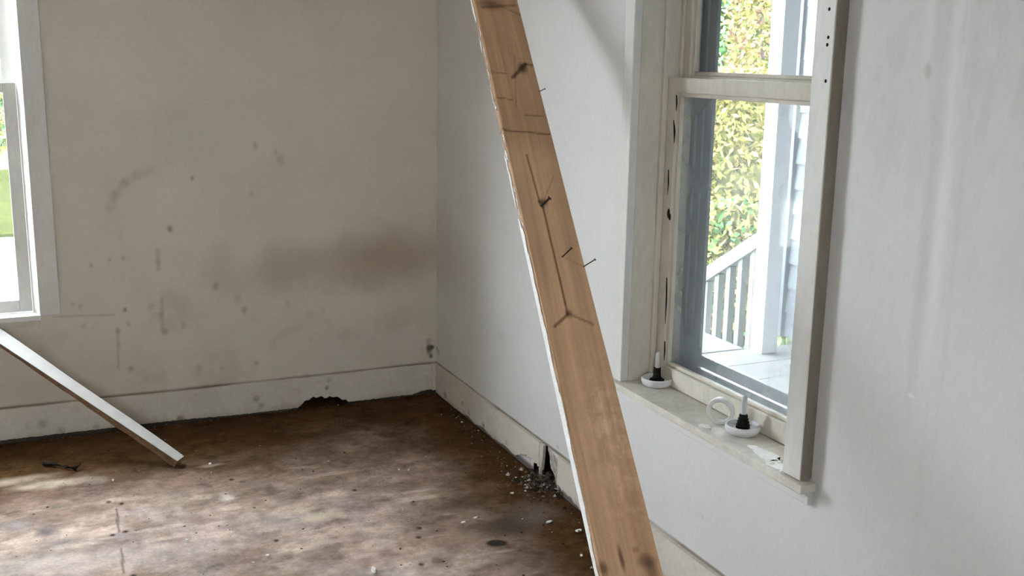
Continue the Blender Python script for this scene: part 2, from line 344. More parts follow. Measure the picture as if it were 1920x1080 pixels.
# baseboard on the back wall: outline with ragged foot and the gnawed hole
def bb_tint(co, axis):
    u = co[:, axis]; z = co[:, 2]; n = fbm(u, z, 9, 151, 4)
    c = np.ones((len(u), 3)); d = np.clip((1 - sm(.0, .05, z)) * (.25 + .5 * n), 0, 1)[:, None]; return c * (1 - d) + np.array([.42, .35, .28]) * d
def base_outline(a, b, step, top, foot, seed, stair=0.0):
    r = np.random.default_rng(seed); us = np.arange(a, b + (1e-6 if b > a else -1e-6), step if b > a else -step)
    bot = [(u, max(0.0, foot(u) + .004 * (r.random() - .3))) for u in us]
    return bot + [(us[-1], top), (us[0], top)]
def foot_b(x):
    h = 0.007 + .009 * float(sm(-.9, -1.3, np.array(x)))
    if -.69 < x < -.45: h = max(h, np.interp(x, [p[0] for p in HB], [p[1] for p in HB]) + .004 * math.sin(x * 160))
    if x > -.17: h = max(h, .022 * sm(-.17, -.05, np.array(x)))
    return float(h)
def base_strip(name, us, foot, place, mat, seed, axis, parent=None, top=BB):
    """baseboard as a strip of quads: columns along u, rows from the ragged foot up to the top, front + back + edges"""
    r = np.random.default_rng(seed); us = np.asarray(us); nv = 16; n = len(us)
    foots = np.array([foot(u) for u in us]) + .003 * r.random(n)
    t = np.linspace(0, 1, nv); V = []; 
    for side in (0, 1):
        for i, u in enumerate(us):
            for k in range(nv):
                z = foots[i] + (top + .0015 * math.sin(u * 9 + seed) - foots[i]) * t[k]; V.append(place(u, z, side))
    Fc = []; o = n * nv
    for i in range(n - 1):
        for k in range(nv - 1):
            a = i * nv + k; Fc.append((a, a + nv, a + nv + 1, a + 1)); Fc.append((o + a, o + a + 1, o + a + nv + 1, o + a + nv))
        a = i * nv; b = a + nv - 1; Fc.append((a, o + a, o + a + nv, a + nv)); Fc.append((b, b + nv, o + b + nv, o + b))
    for k in range(nv - 1):
        Fc.append((k, k + 1, o + k + 1, o + k)); e = (n - 1) * nv + k; Fc.append((e, o + e, o + e + 1, e + 1))
    me = pymesh(V, Fc, name); bm = bmesh.new(); bm.from_mesh(me); bmesh.ops.recalc_face_normals(bm, faces=bm.faces[:]); bm.to_mesh(me); bm.free()
    co = np.array([v.co[:] for v in me.vertices]); settint(me, bb_tint2(co, axis))
    return link(name, me, mat, parent)
def bb_tint2(co, axis):
    u = co[:, axis]; z = co[:, 2]; n = fbm(u, z, 8, 161, 4); n2 = fbm(u, z, 25, 171, 3)
    c = np.ones((len(u), 3)) * (.93 + .12 * n)[:, None]
    d = np.clip((1 - sm(.0, .045, z + .03 * (n - .5))) * .55 + sm(.6, .9, n2) * .2, 0, 1)[:, None]
    c = c * (1 - d) + c * np.array([.45, .38, .31]) * d
    if axis == 0:
        for px, py, r_, s in [(338, 786, 9, .8), (480, 748, 8, .5), (490, 760, 7, .5), (115, 808, 8, .4), (180, 800, 7, .4), (613, 727, 5, .8), (617, 713, 5, .5), (80, 795, 9, .4)]:
            p = hit(px, py, 1, -.012); m = (blob(u, z, p[0], p[2], r_ / 410., r_ / 400., .6) * s)[:, None]; c = c * (1 - m) + c * np.array([.3, .25, .2]) * m
    else:
        for px, py, r_, s in [(907, 797, 6, .8), (868, 756, 5, .6), (880, 775, 5, .4), (950, 830, 5, .4), (835, 740, 8, .7)]:
            p = hit(px, py, 0, -.012); m = (blob(u, z, p[1], p[2], r_ / 330., r_ / 420., .6) * s)[:, None]; c = c * (1 - m) + c * np.array([.3, .25, .2]) * m
    return c
us = np.unique(np.concatenate([np.arange(XL, -2.3, .1), np.arange(-2.3, -.03, .008), [-.032]]))
tag(base_strip('baseboard_back', us, foot_b, lambda u, z, s: (u, -.013 if s == 0 else -.0005, z), M['bb'], 3, 0), 'off-white painted baseboard with a black gnawed hole at its foot', 'baseboard', kind='structure')

# ------------------------------------------------------------------ right wall
def wr_tint(y, z):
    n1 = fbm(y, z, 2.5, 201, 4); n2 = fbm(y, z, 9, 211, 4); n3 = fbm(y * 1.0, z * .35, 24, 221, 4); n4 = fbm(y, z, 40, 231, 3)
    c = np.ones((len(y), 3)); c *= (.965 + .07 * n1)[:, None]
    def dirt(m, col):
        nonlocal c
        m = np.clip(m, 0, 1)[:, None]; c = c * (1 - m) + c * np.array(col) * m
    near = sm(-2.74, -2.80, y)
    dirt(sm(.5, .7, n3) * near * sm(.9, 1.6, z) * .35, (.86, .85, .84))
    # vertical run marks right of the window
    w = .01 * (n1 - .5)
    dirt(blob(y + w, z, -3.045, 1.22, .022, .42, .8) * .55, (.82, .80, .78)); dirt(blob(y + w, z, -3.03, 1.75, .03, .30, .8) * .3, (.84, .83, .81))
    dirt(blob(y + w, z, -3.13, 1.35, .012, .7, .9) * .3, (.86, .85, .83)); dirt(blob(y + w, z, -3.10, .66, .02, .2, .9) * .25, (.86, .85, .84))
    lite = (blob(y + w, z, -3.085, 1.30, .022, .38, .8) * .10 + blob(y + w, z, -3.075, 1.75, .016, .3, .8) * .10 + blob(y + w, z, -3.0, 1.75, .02, .25, .8) * .07 + blob(y + w, z, -3.10, 1.9, .008, .4, .8) * .10)[:, None]
    c = c * (1 + lite)
    p = hit(1740, 133, 0, 0); dirt(blob(y, z, p[1], p[2], .012, .02, .7) * .55, (.6, .57, .53))
    p = hit(1708, 742, 0, 0); c *= (1 + .25 * blob(y, z, p[1], p[2], .010, .006, .6))[:, None]
    # grimy zone close to the corner
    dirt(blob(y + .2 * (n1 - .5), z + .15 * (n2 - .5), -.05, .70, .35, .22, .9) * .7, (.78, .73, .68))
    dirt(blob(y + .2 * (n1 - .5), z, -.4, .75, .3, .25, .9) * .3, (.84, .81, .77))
    p = hit(940, 632, 0, 0); dirt(blob(y, z, p[1], p[2], .05, .03, .8) * .3, (.7, .66, .62))
    p = hit(1046, 838, 0, 0); dirt(blob(y, z, p[1], p[2], .012, .010, .6) * .5, (.5, .47, .44))
    for px, py in [(1317, 969), (905, 560), (870, 540)]:
        p = hit(px, py, 0, 0); dirt(blob(y, z, p[1], p[2], .009, .008, .6) * .35, (.6, .56, .53))
    dirt((1 - sm(.012, .03, z)) * .9, (.12, .09, .07))  # wall foot painted dark for the shade beneath the right baseboard
    gl = 1 - sm(.003, .0065, np.abs(z - BB - .003 - .004 * (n1 - .5))); dirt(gl * (.5 + .5 * sm(.3, .6, n1)), (.30, .25, .20))
    for px, py, r, s in [(818, 652, 5, .8), (813, 668, 4, .8), (822, 660, 6, .4)]:
        p = hit(px, py, 0, 0); dirt(blob(y, z, p[1], p[2], r / 260., r / 380., .5) * s, (.25, .2, .16))
    return np.clip(c, .02, 1.2)
ys = lines((YR, -3.6, .2), (-3.6, W2['y0'], .0065), (W2['y0'], W2['y1'], .0065), (W2['y1'], 0, .0065))
zs2 = lines((-.04, 0, .02), (0, W2['z0'], .0065), (W2['z0'], 1.95, .0065), (1.95, W2['z1'], .1), (W2['z1'], CEIL, .1))
def wr_mask(y, z):
    w = (y > W2['y0']) & (y < W2['y1']) & (z > W2['z0']) & (z < W2['z1'])
    h = (y > -1.36) & (y < -1.12) & (z < np.interp(y, [-1.36, -1.30, -1.24, -1.215, -1.12], [.08, .128, .152, .15, .04]))
    return w | h
wall_right = tag(grid('wall_right', ys, zs2, lambda u, v: np.stack([0 * u + .003 * (fbm(u.ravel(), v.ravel(), 2.4, 241, 3).reshape(u.shape) - .5) * sm(0, .05, -u), u, v], -1), M['wall_right'], wr_mask, wr_tint, smooth=True),
    'off-white plaster wall with a sash window and vertical run marks', 'wall', kind='structure')
cavity('wall_cavity', .0, .13, -1.40, -1.08, -.03, .17, 'x0', wall_right)

def foot_r1(y):       # first length of baseboard, from the corner to the break
    h = .008 + .004 * abs(math.sin(y * 23))
    h += .012 * float(sm(-.35, -.45, np.array(y))) * abs(math.sin(y * 14 + 1))
    if y < -.72: h += .030 * float(sm(-.9, -1.12, np.array(y))) + .010 * abs(math.sin(y * 130)) * float(sm(-.95, -1.1, np.array(y)))
    return h
br = tag(bpy.data.objects.new('baseboard_right', None), 'off-white baseboard under the window, broken open beside the leaning board', 'baseboard', kind='structure'); COL.objects.link(br); ORG[br] = np.zeros(3)
us1 = np.arange(-.03, -1.196, -.008)
base_strip('baseboard_length', us1, foot_r1, lambda u, z, s: (-.014 if s == 0 else -.0005, u, z), M['bb'], 5, 1, br)
# splintered end of the first length: three slivers hanging from the top
for a, b, zt, zl, lean in [(-1.196, -1.208, .149, .020, .004), (-1.2085, -1.218, .1495, .045, -.003), (-1.2185, -1.228, .150, .072, .003)]:
    extrude_poly('splinter', [(a, zt), (b, zt), (b + lean, (zt + zl) / 2), ((a + b) / 2 + lean, zl), (a + .0005, zl + .018)],
                 lambda u, v: (-.014 + .006 * (v - .15), u, v), lambda u, v: (-.002, u, v), M['bb'], br, lambda co: np.ones((len(co), 3)))
def foot_r2(y): return .006 + .018 * float(sm(-1.55, -1.40, np.array(y))) + .012 * abs(math.sin(y * 61)) * float(sm(-1.7, -1.45, np.array(y))) + .003 * abs(math.sin(y * 31))
us2 = np.concatenate([np.arange(-1.352, -2.4, -.008), np.arange(-2.45, YR, -.15)])
base_strip('baseboard_length', us2, foot_r2, lambda u, z, s: (-.014 if s == 0 else -.0005, u, z), M['bb'], 6, 1, br)
# broken plaster core standing in the gap
def lumpy(name, outline, xf, xb, mat, parent, seed):
    r = np.random.default_rng(seed); bm = bmesh.new()
    a = [bm.verts.new((xf + .006 * (r.random() - .5), y, z)) for y, z in outline]; b = [bm.verts.new((xb, y, z)) for y, z in outline]; n = len(a)
    f0 = bm.faces.new(a); f1 = bm.faces.new(b)
    for k in range(n): bm.faces.new((a[k], b[k], b[(k + 1) % n], a[(k + 1) % n]))
    bmesh.ops.triangulate(bm, faces=[f0, f1]); bmesh.ops.subdivide_edges(bm, edges=bm.edges[:], cuts=2, use_grid_fill=True)
    for v in bm.verts: v.co += Vector(((r.random() - .5) * .007, (r.random() - .5) * .004, (r.random() - .5) * .004))
    bmesh.ops.triangulate(bm, faces=bm.faces[:]); bmesh.ops.recalc_face_normals(bm, faces=bm.faces[:])
    me = bpy.data.meshes.new(name); bm.to_mesh(me); bm.free(); return link(name, me, mat, parent)
lumpy('broken_plaster', [(-1.245, .152), (-1.30, .132), (-1.352, .125), (-1.356, .035), (-1.345, .012), (-1.325, .03), (-1.30, .055), (-1.275, .088), (-1.258, .115)], -.004, .02, M['plaster_raw'], br, 4)
tag(box('trim_1', -.032, -.001, -.030, -.001, .022, BB + .004, M['trim'], bev=.004), 'small upright wooden corner block between the two baseboards', 'trim', kind='structure')

# ------------------------------------------------------------------ other walls, ceiling (behind and beside the camera)
tag(grid('wall_left', np.linspace(YR, 0, 12), np.linspace(-.04, CEIL, 6), lambda u, v: np.stack([0 * u + XL, u, v], -1), M['wall']), 'plain faded brown papered wall facing the broad sill', 'wall', kind='structure')
fw = lambda x, z: (x > W3['x0']) & (x < W3['x1']) & (z > W3['z0']) & (z < W3['z1'])
tag(grid('wall_front', np.unique([XL, W3['x0'], W3['x1'], -1.0, 0]), np.unique([-.04, W3['z0'], W3['z1'], CEIL]), lambda u, v: np.stack([u, 0 * u + YR, v], -1), M['wall'], fw), 'faded brown papered wall opposite the stained wall', 'wall', kind='structure')
tag(box('ceiling', XL, .25, YR, .25, CEIL, CEIL + .2, M['ceiling'], bev=0), 'flat greyish plaster ceiling', 'ceiling', kind='structure')

# ------------------------------------------------------------------ window in the right wall
y0, y1, z0, z1 = W2['y0'], W2['y1'], W2['z0'], W2['z1']
w2 = empty('window_2', (.1, (y0 + y1) / 2, z0), 'old double-hung sash window with peeling white casing and wide sill', 'window', kind='structure')
T_ = M['trim']; TW = M['trim_white']
box('casing', -.030, .0, y1 - .001, y1 + .056, z0 + .001, z1 + .08, TW, w2, .004)
box('casing', -.036, .0, -2.741, y0 - .008, z0 + .004, z1 + .08, TW, w2, .003)
box('casing_edge', -.034, .0, -2.744, -2.741, z0 + .006, z1 + .08, M['edge'], w2, .0008)  # thin strip with the casing side's shade in its colour
box('casing', -.034, .0, -2.733, y1 + .060, z1, z1 + .10, T_, w2, .004)
box('jamb', .0, .245, y1, y1 + .022, z0, z1, T_, w2, .001); box('jamb', .0, .245, y0 - .022, y0, z0, z1, T_, w2, .001)
box('head_jamb', .0, .245, y0, y1, z1, z1 + .022, T_, w2, .001)
box('stop_bead', .078, .097, y1 - .012, y1, z0, z1, T_, w2, .003); box('stop_bead', .078, .097, y0, y0 + .012, z0, z1, T_, w2, .003)
box('parting_bead', .137, .147, y1 - .014, y1, z0, z1, T_, w2, .002); box('parting_bead', .137, .147, y0, y0 + .014, z0, z1, T_, w2, .002)
# stool (inner sill board) with horns, apron and bead
st = box('sill_board', -.048, .100, -2.762, y1 + .105, z0 - .024, z0, M['sill'], w2, .003)
box('apron', -.016, .0, -2.755, y1 + .085, z0 - .062, z0 - .024, M['apron'], w2, .003)
box('apron_bead', -.023, .0, -2.755, y1 + .085, z0 - .036, z0 - .024, M['apron'], w2, .005)
box('outer_sill', .10, .34, y0 - .05, y1 + .05, z0 - .05, z0 - .005, M['trim_white'], w2, .003)
def sash(x0, x1, zb, zt, stile, rb, rt, gmat, mat, parent, along, lo, hi):
    B = (lambda n, a0, a1, c0, c1, m, p, bv=.003: box(n, x0, x1, a0, a1, c0, c1, m, p, bv)) if along == 'y' else (lambda n, a0, a1, c0, c1, m, p, bv=.003: box(n, a0, a1, x0, x1, c0, c1, m, p, bv))
    s = B('sash', lo, lo + stile, zb, zt, mat, parent)
    B('stile', hi - stile, hi, zb, zt, mat, s); B('rail', lo + stile, hi - stile, zb, zb + rb, mat, s); B('rail', lo + stile, hi - stile, zt - rt, zt, mat, s)
    xm = x0 + (x1 - x0) * .6
    # sloped putty / moulding strips around the pane
    pw = .012
    if along == 'y':
        for n, a0, a1, c0, c1 in [('glazing_strip', lo + stile, lo + stile + pw, zb + rb, zt - rt), ('glazing_strip', hi - stile - pw, hi - stile, zb + rb, zt - rt), ('glazing_strip', lo + stile + pw, hi - stile - pw, zb + rb, zb + rb + pw), ('glazing_strip', lo + stile + pw, hi - stile - pw, zt - rt - pw, zt - rt)]:
            box(n, x0 + .010, xm + .004, a0, a1, c0, c1, mat, s, .003)
        me = pymesh([(xm, lo + stile - .004, zb + rb - .004), (xm, hi - stile + .004, zb + rb - .004), (xm, hi - stile + .004, zt - rt + .004), (xm, lo + stile - .004, zt - rt + .004)], [(0, 1, 2, 3)])
    else:
        me = pymesh([(lo + stile - .004, xm, zb + rb - .004), (hi - stile + .004, xm, zb + rb - .004), (hi - stile + .004, xm, zt - rt + .004), (lo + stile - .004, xm, zt - rt + .004)], [(0, 1, 2, 3)])
    link('pane', me, gmat, s); return s
lo_s = sash(.098, .136, z0 + .001, 1.572, .052, .062, .046, M['glass_low'], T_, w2, 'y', y0 + .002, y1 - .006)
up_s = sash(.148, .184, 1.535, z1 - .002, .046, .044, .05, M['glass_up'], T_, w2, 'y', y0 + .002, y1 - .002)
# chip in the stile where the paint and wood broke out
p = hit(1253, 400, 0, .096); q = hit(1256, 407, 0, .096)
lathe('chipped_hole', [(0, -.003), (.006, -.002), (.008, .0015), (.0, .004)], (.0965, p[1], p[2]), M['dark'], w2, 10, mtx=Matrix.Rotation(math.radians(90), 3, 'Y') @ Matrix.Diagonal((2.2, .8, 1)))
lathe('chipped_hole', [(0, -.003), (.005, -.002), (.006, .0015), (.0, .004)], (.0965, q[1] + .002, q[2]), M['dark'], w2, 10, mtx=Matrix.Rotation(math.radians(90), 3, 'Y') @ Matrix.Diagonal((1.8, .8, 1)))
# gaps that opened between stop and sash
for a, b in [((1268, 178), (1268, 208)), ((1263, 225), (1264, 268)), ((1253, 318), (1252, 366)), ((1250, 520), (1247, 608)), ((1246, 640), (1245, 676))]:
    pa, pb = hit(*a, 0, .0972), hit(*b, 0, .0972)
    extrude_poly('paint_crack', [(pa[1] - .002, pa[2]), (pa[1] + .0015, pa[2]), (pb[1] + .001, pb[2]), (pb[1] - .003, (pa[2] + pb[2]) / 2)], lambda u, v: (.0968, u, v), lambda u, v: (.099, u, v), M['dark'], w2)
# aluminium storm window outside: stepped frame, two panes
for k, (xa, xb, wd) in enumerate([(.196, .206, .022), (.206, .216, .050), (.216, .228, .088)]):
    for s_, yy in ((1, y1), (-1, y0)): box('storm_frame', xa, xb, yy - s_ * wd, yy, z0, z1, M['alu'], w2, .002)
box('storm_sill_frame', .200, .214, y0 + .03, y1 - .06, z0, z0 + .05, M['alu'], w2, .002); box('storm_rail', .214, .226, y0 + .09, y1 - .09, z0 + .055, z0 + .094, M['alu'], w2, .002)
box('storm_rail', .214, .226, y0 + .09, y1 - .09, 1.512, 1.545, M['trim_white'], w2, .002); box('storm_rail', .2, .226, y0 + .03, y1 - .03, z1 - .05, z1, M['alu'], w2, .002)
link('storm_pane', pymesh([(.22, y0 + .09, z0 + .09), (.22, y1 - .09, z0 + .09), (.22, y1 - .09, z1 - .05), (.22, y0 + .09, z1 - .05)], [(0, 1, 2, 3)]), M['glass_up'], w2)
# nail holes and chips in the near casing
for px, py in [(1555, 17), (1553, 70), (1551, 84), (1548, 152)]:
    p = hit(px, py, 0, -.0362); lathe('nail_hole', [(0, -.001), (.0045, 0), (0, .0008)], (-.0362, p[1], p[2]), M['dark'], w2, 10, mtx=Matrix.Rotation(math.radians(90), 3, 'Y'))
# flaked bright paint on the sill end, plus one white patch by the ring
for (px, py), r_, sd in [((1436, 853), .042, 1), ((1455, 872), .032, 2), ((1415, 840), .022, 3), ((1322, 800), .022, 4)]:
    p = hit(px, py, 2, z0); rr = np.random.default_rng(sd); n = 18
    pts = [(p[0] + math.cos(2 * math.pi * k / n) * r_ * (.45 + .35 * rr.random()), p[1] + math.sin(2 * math.pi * k / n) * r_ * (.75 + .6 * rr.random())) for k in range(n)]
    extrude_poly('paint_flake', [(max(-.046, a), b) for a, b in pts], lambda u, v: (u, v, z0 + .0016), lambda u, v: (u, v, z0 - .0004), M['paintlayer'], w2)
for px, py in [(1463, 866), (1467, 884), (1440, 862), (1447, 868)]:
    p = hit(px, py, 2, z0 + .004); lathe('loose_chip', [(0, 0), (.009, .001), (.007, .003), (0, .004)], (max(p[0], -.04), p[1], z0 + .001), M['paintlayer'], w2, 7, False, Matrix.Rotation(.3, 3, 'X'))

# ------------------------------------------------------------------ window in the back wall (only its right edge shows)
x0, x1, z0b, z1b = W1['x0'], W1['x1'], W1['z0'], W1['z1']
w1 = empty('window_1', ((x0 + x1) / 2, .1, z0b), 'tall white-cased sash window beside the stained wall, glaring with daylight', 'window', kind='structure')
box('casing', x1 - .002, x1 + .078, -.022, 0, z0b - .006, z1b + .08, TW, w1, .004); box('casing', x0 - .078, x0 + .002, -.022, 0, z0b - .006, z1b + .08, TW, w1, .004)
box('casing', x0 - .078, x1 + .078, -.024, 0, z1b, z1b + .09, TW, w1, .004)
for s_, xx in ((1, x1), (-1, x0)):      # splayed inner stops
    v = [(xx, -.018, z0b), (xx - s_ * .026, .045, z0b), (xx, .06, z0b), (xx, -.018, z1b), (xx - s_ * .026, .045, z1b), (xx, .06, z1b)]
    me = pymesh(v, [(0, 1, 4, 3), (1, 2, 5, 4), (2, 0, 3, 5), (0, 2, 1), (3, 4, 5)]); link('stop_bead', me, M['lath_paint'], w1)
box('jamb', x1, x1 + .022, 0, .22, z0b, z1b, TW, w1, .001); box('jamb', x0 - .022, x0, 0, .22, z0b, z1b, TW, w1, .001); box('head_jamb', x0, x1, 0, .22, z1b, z1b + .022, TW, w1, .001)
box('sill_board', x0 - .002, x1 + .002, -.030, .10, z0b - .022, z0b, M['lath_paint'], w1, .003); box('outer_sill', x0 - .05, x1 + .05, .10, .3, z0b - .05, z0b - .005, TW, w1, .003)
box('sill_bed_mould', x0 - .01, x1 - .005, -.013, 0, z0b - .05, z0b - .022, M['trim'], w1, .003)
sash(.045, .085, z0b + .004, 1.49, .05, .05, .04, M['glass_clear'], M['alu_w'] if 'alu_w' in M else TW, w1, 'x', x0 + .026, x1 - .026)
sash(.09, .125, 1.455, z1b, .05, .045, .05, M['glass_clear'], TW, w1, 'x', x0 + .026, x1 - .026)
# added fill-light window in the front wall, out of view behind the camera
w = W3; e = empty('fill_window', ((w['x0'] + w['x1']) / 2, YR, w['z0']), 'white sash window added in the unseen front wall for fill light', 'window', kind='structure')
for a, b in ((w['x0'] - .08, w['x0']), (w['x1'], w['x1'] + .08)): box('casing', a, b, YR, YR + .022, w['z0'] - .02, w['z1'] + .08, TW, e, .003)
box('casing', w['x0'] - .08, w['x1'] + .08, YR, YR + .024, w['z1'], w['z1'] + .09, TW, e, .003); box('sill_board', w['x0'] - .1, w['x1'] + .1, YR - .1, YR + .04, w['z0'] - .024, w['z0'], TW, e, .003)
for a, b in ((w['x0'] - .02, w['x0']), (w['x1'], w['x1'] + .02)): box('jamb', a, b, YR - .2, YR, w['z0'], w['z1'], TW, e, .001)
box('head_jamb', w['x0'], w['x1'], YR - .2, YR, w['z1'], w['z1'] + .02, TW, e, .001)
sash(YR - .09, YR - .05, w['z0'], 1.68, .05, .06, .045, M['glass_clear'], TW, e, 'x', w['x0'], w['x1']); sash(YR - .135, YR - .095, 1.64, w['z1'], .05, .045, .05, M['glass_clear'], TW, e, 'x', w['x0'], w['x1'])

# ------------------------------------------------------------------ tall board leaning from the floor to the top of the right wall
A = np.array([-.639, -3.274, 0.]); Tt = np.array([-.078, -.281, 2.74]); wB, tB = .155, .030
ax = Tt - A; LB = np.linalg.norm(ax); ax /= LB
b0 = np.array([1., 0, 0]) - ax * ax[0]; b0 /= np.linalg.norm(b0); n0 = np.cross(ax, b0); n0 = -n0 if n0[1] > 0 else n0
cph, sph = math.cos(.068), math.sin(.068); bB = cph * b0 + sph * n0; nB = -sph * b0 + cph * n0
def buv(px, py):      # pixel -> (distance along the board, across it)
    d = ray(px, py); t = ((A - C) @ nB) / (d @ nB); p = C + d * t - A; return np.array([p @ ax, p @ bB])
board = empty('wooden_board', tuple(A), 'long raw pine board with white painted edge leaning across beside the window', 'board')
def wood_tint(s, c):
    g = fbm(s * 1.2, c * 55 + .8 * np.sin(s * 2.1), 1.0, 301, 5); g2 = fbm(s * 5, c * 160, 1.0, 311, 4); n = fbm(s, c, 7, 321, 4); n3 = fbm(s, c, 45, 331, 3)
    base = np.array([.68, .43, .255]); col = base * (.72 + .56 * g)[:, None] * (.86 + .28 * g2)[:, None] * (.92 + .16 * n)[:, None]
    def mul(m, k):
        nonlocal col
        m = np.clip(m, 0, 1)[:, None]; col = col * (1 - m) + col * np.array(k) * m
    vmid = buv(975, 275)[0]
    mul(sm(vmid - .06, vmid + .05, s + .25 * c + .04 * (n - .5)) * .75, (.74, .70, .66))            # upper half darker
    mul(blob(s, c, *buv(1150, 830), .34, .075, .9) * sm(.42, .66, n3) * .9, (1.2, 1.27, 1.38)); mul(blob(s, c, *buv(1150, 830), .34, .075, .9) * sm(.55, .8, fbm(s, c, 60, 341, 3)) * .6, (.78, .74, .70)); mul(blob(s, c, *buv(1195, 990), .2, .05, .9) * .45, (.78, .7, .62))
    for (px, py), ru, rv, k in [((980, 128), .030, .020, .95), ((1020, 379), .018, .016, .9), ((1066, 588), .016, .014, .7), ((1165, 1047), .040, .007, .9), ((1132, 1066), .022, .014, .85), ((1212, 1052), .022, .028, .75), ((1222, 1070), .03, .02, .6), ((920, 8), .035, .05, .75), ((1192, 1030), .012, .012, .5)]:
        mul(blob(s + .006 * (n3 - .5), c + .006 * (n - .5), *buv(px, py), ru, rv, .8) * k, (.22, .16, .12))
    def line(p, q, w, k, colr=(.25, .18, .13)): mul(seg(s + .003 * (n3 - .5), c + .002 * (n - .5), buv(*p), buv(*q), w) * k, colr)
    line((962, 145), (985, 120), .007, .9); line((985, 120), (998, 122), .005, .8)
    line((938, 236), (948, 244), .003, .9); line((948, 244), (1030, 252), .0035, .9)
    line((917, 134), (947, 137), .0028, .6); line((926, 181), (960, 187), .003, .7); line((985, 216), (1022, 219), .0028, .6)
    line((987, 290), (1012, 378), .003, .8); line((1012, 378), (1018, 388), .006, .9); line((1018, 388), (1060, 570), .0035, .9); line((1060, 570), (1064, 590), .003, .8)
    line((1038, 330), (1022, 372), .002, .35); line((1064, 590), (1040, 612), .0045, .85); line((1066, 588), (1112, 608), .004, .6); line((1056, 481), (1094, 500), .002, .3)
    line((965, 105), (968, 200), .002, .35); line((905, 14), (965, 10), .006, .6); line((935, 10), (975, 28), .004, .5)
    mul((1 - sm(.0, .010, wB / 2 - np.abs(c))) * .35 * sm(.3, .6, n), (.6, .52, .45))
    return np.clip(col, .01, .9)
ss = lines((0, LB, .006)); cs = np.linspace(-wB / 2, wB / 2, 64)
Vb = []; tb = []
fr = lambda s, c, d: A + ax * s + bB * c - nB * d
# cross-section ring (rounded corners) swept along the board; the front is finely divided for the grain
r_ = .003
ring = [(c, 0.0) for c in np.linspace(-wB / 2 + r_, wB / 2 - r_, 62)] + [(wB / 2, r_), (wB / 2, tB - r_), (wB / 2 - r_, tB), (-wB / 2 + r_, tB), (-wB / 2, tB - r_), (-wB / 2, r_)]
ring = np.array(ring); nr = len(ring); ns = len(ss)
wob = 1 + .004 * np.sin(ss * 2.3) + .003 * np.sin(ss * 7.1)
V = A[None, None, :] + ax[None, None, :] * ss[:, None, None] + bB[None, None, :] * (ring[None, :, 0] * wob[:, None])[:, :, None] - nB[None, None, :] * ring[None, :, 1][:, :, None]
V = V.reshape(-1, 3)
ends = V[:, 2] < 0; V[ends, 2] = np.maximum(V[ends, 2], .0)
i, k = np.meshgrid(np.arange(ns - 1), np.arange(nr), indexing='ij'); i = i.ravel(); k = k.ravel(); k2 = (k + 1) % nr
faces = np.stack([i * nr + k, i * nr + k2, (i + 1) * nr + k2, (i + 1) * nr + k], 1).tolist(); faces += [tuple(range(nr))[::-1], tuple((ns - 1) * nr + q for q in range(nr))]
V[V[:, 2] > CEIL - .003, 2] = CEIL - .003; V[V[:, 0] > -.004, 0] = -.004
me = pymesh(V, faces, 'plank')
bm = bmesh.new(); bm.from_mesh(me); bmesh.ops.recalc_face_normals(bm, faces=bm.faces[:]); bm.to_mesh(me); bm.free()
rel = V - A; settint(me, wood_tint(rel @ ax, rel @ bB)); plank = link('plank', me, M['wood'], board)
# white paint left on the narrow side, ragged where it flaked off towards the sawn face
def paint_mask(s, d):
    n = fbm(s, d * 6, 14, 401, 4); n2 = fbm(s, d, 4, 411, 3)
    vtop = buv(945, 300)[0]
    return (d < .003 + .030 * (n - .42) + .006 * (n2 - .4)) | ((s > vtop + .05) & (n > .40)) | ((s > vtop - .25) & (n > .60)) | ((n2 > .66) & (d < .014))
sp = lines((.1, LB - .05, .006)); dp = np.linspace(-.001, tB + .001, 22)
pl_ = grid('paint_layer', sp, dp, lambda u, v: A + ax * u[..., None] - bB * (wB / 2 * 1.008 + .0012) - nB * v[..., None], M['paintlayer'], paint_mask, parent=board)
sol = pl_.modifiers.new('thick', 'SOLIDIFY'); sol.thickness = .0015; sol.offset = 0
# nails
def nail(px0, px1, out, r=.0016, ln=None):
    a = buv(*px0); p = A + ax * a[0] + bB * a[1]
    d1 = ray(*px1); t = (p - C) @ CF; q = C + d1 * (t - out)
    d = (q - p) / np.linalg.norm(q - p)
    tube('nail', [p - d * .012, p, q, q + d * .0005, q + d * .0025], [r, r, r, r * 2.0, r * 2.0], M['rust'], board, 8)
nail((1094, 500), (1115, 487), .010, .0018); nail((1054, 482), (1071, 466), .012, .0018); nail((1010, 172), (1021, 167), .006, .0014); nail((1015, 386), (1030, 372), .01, .0035)

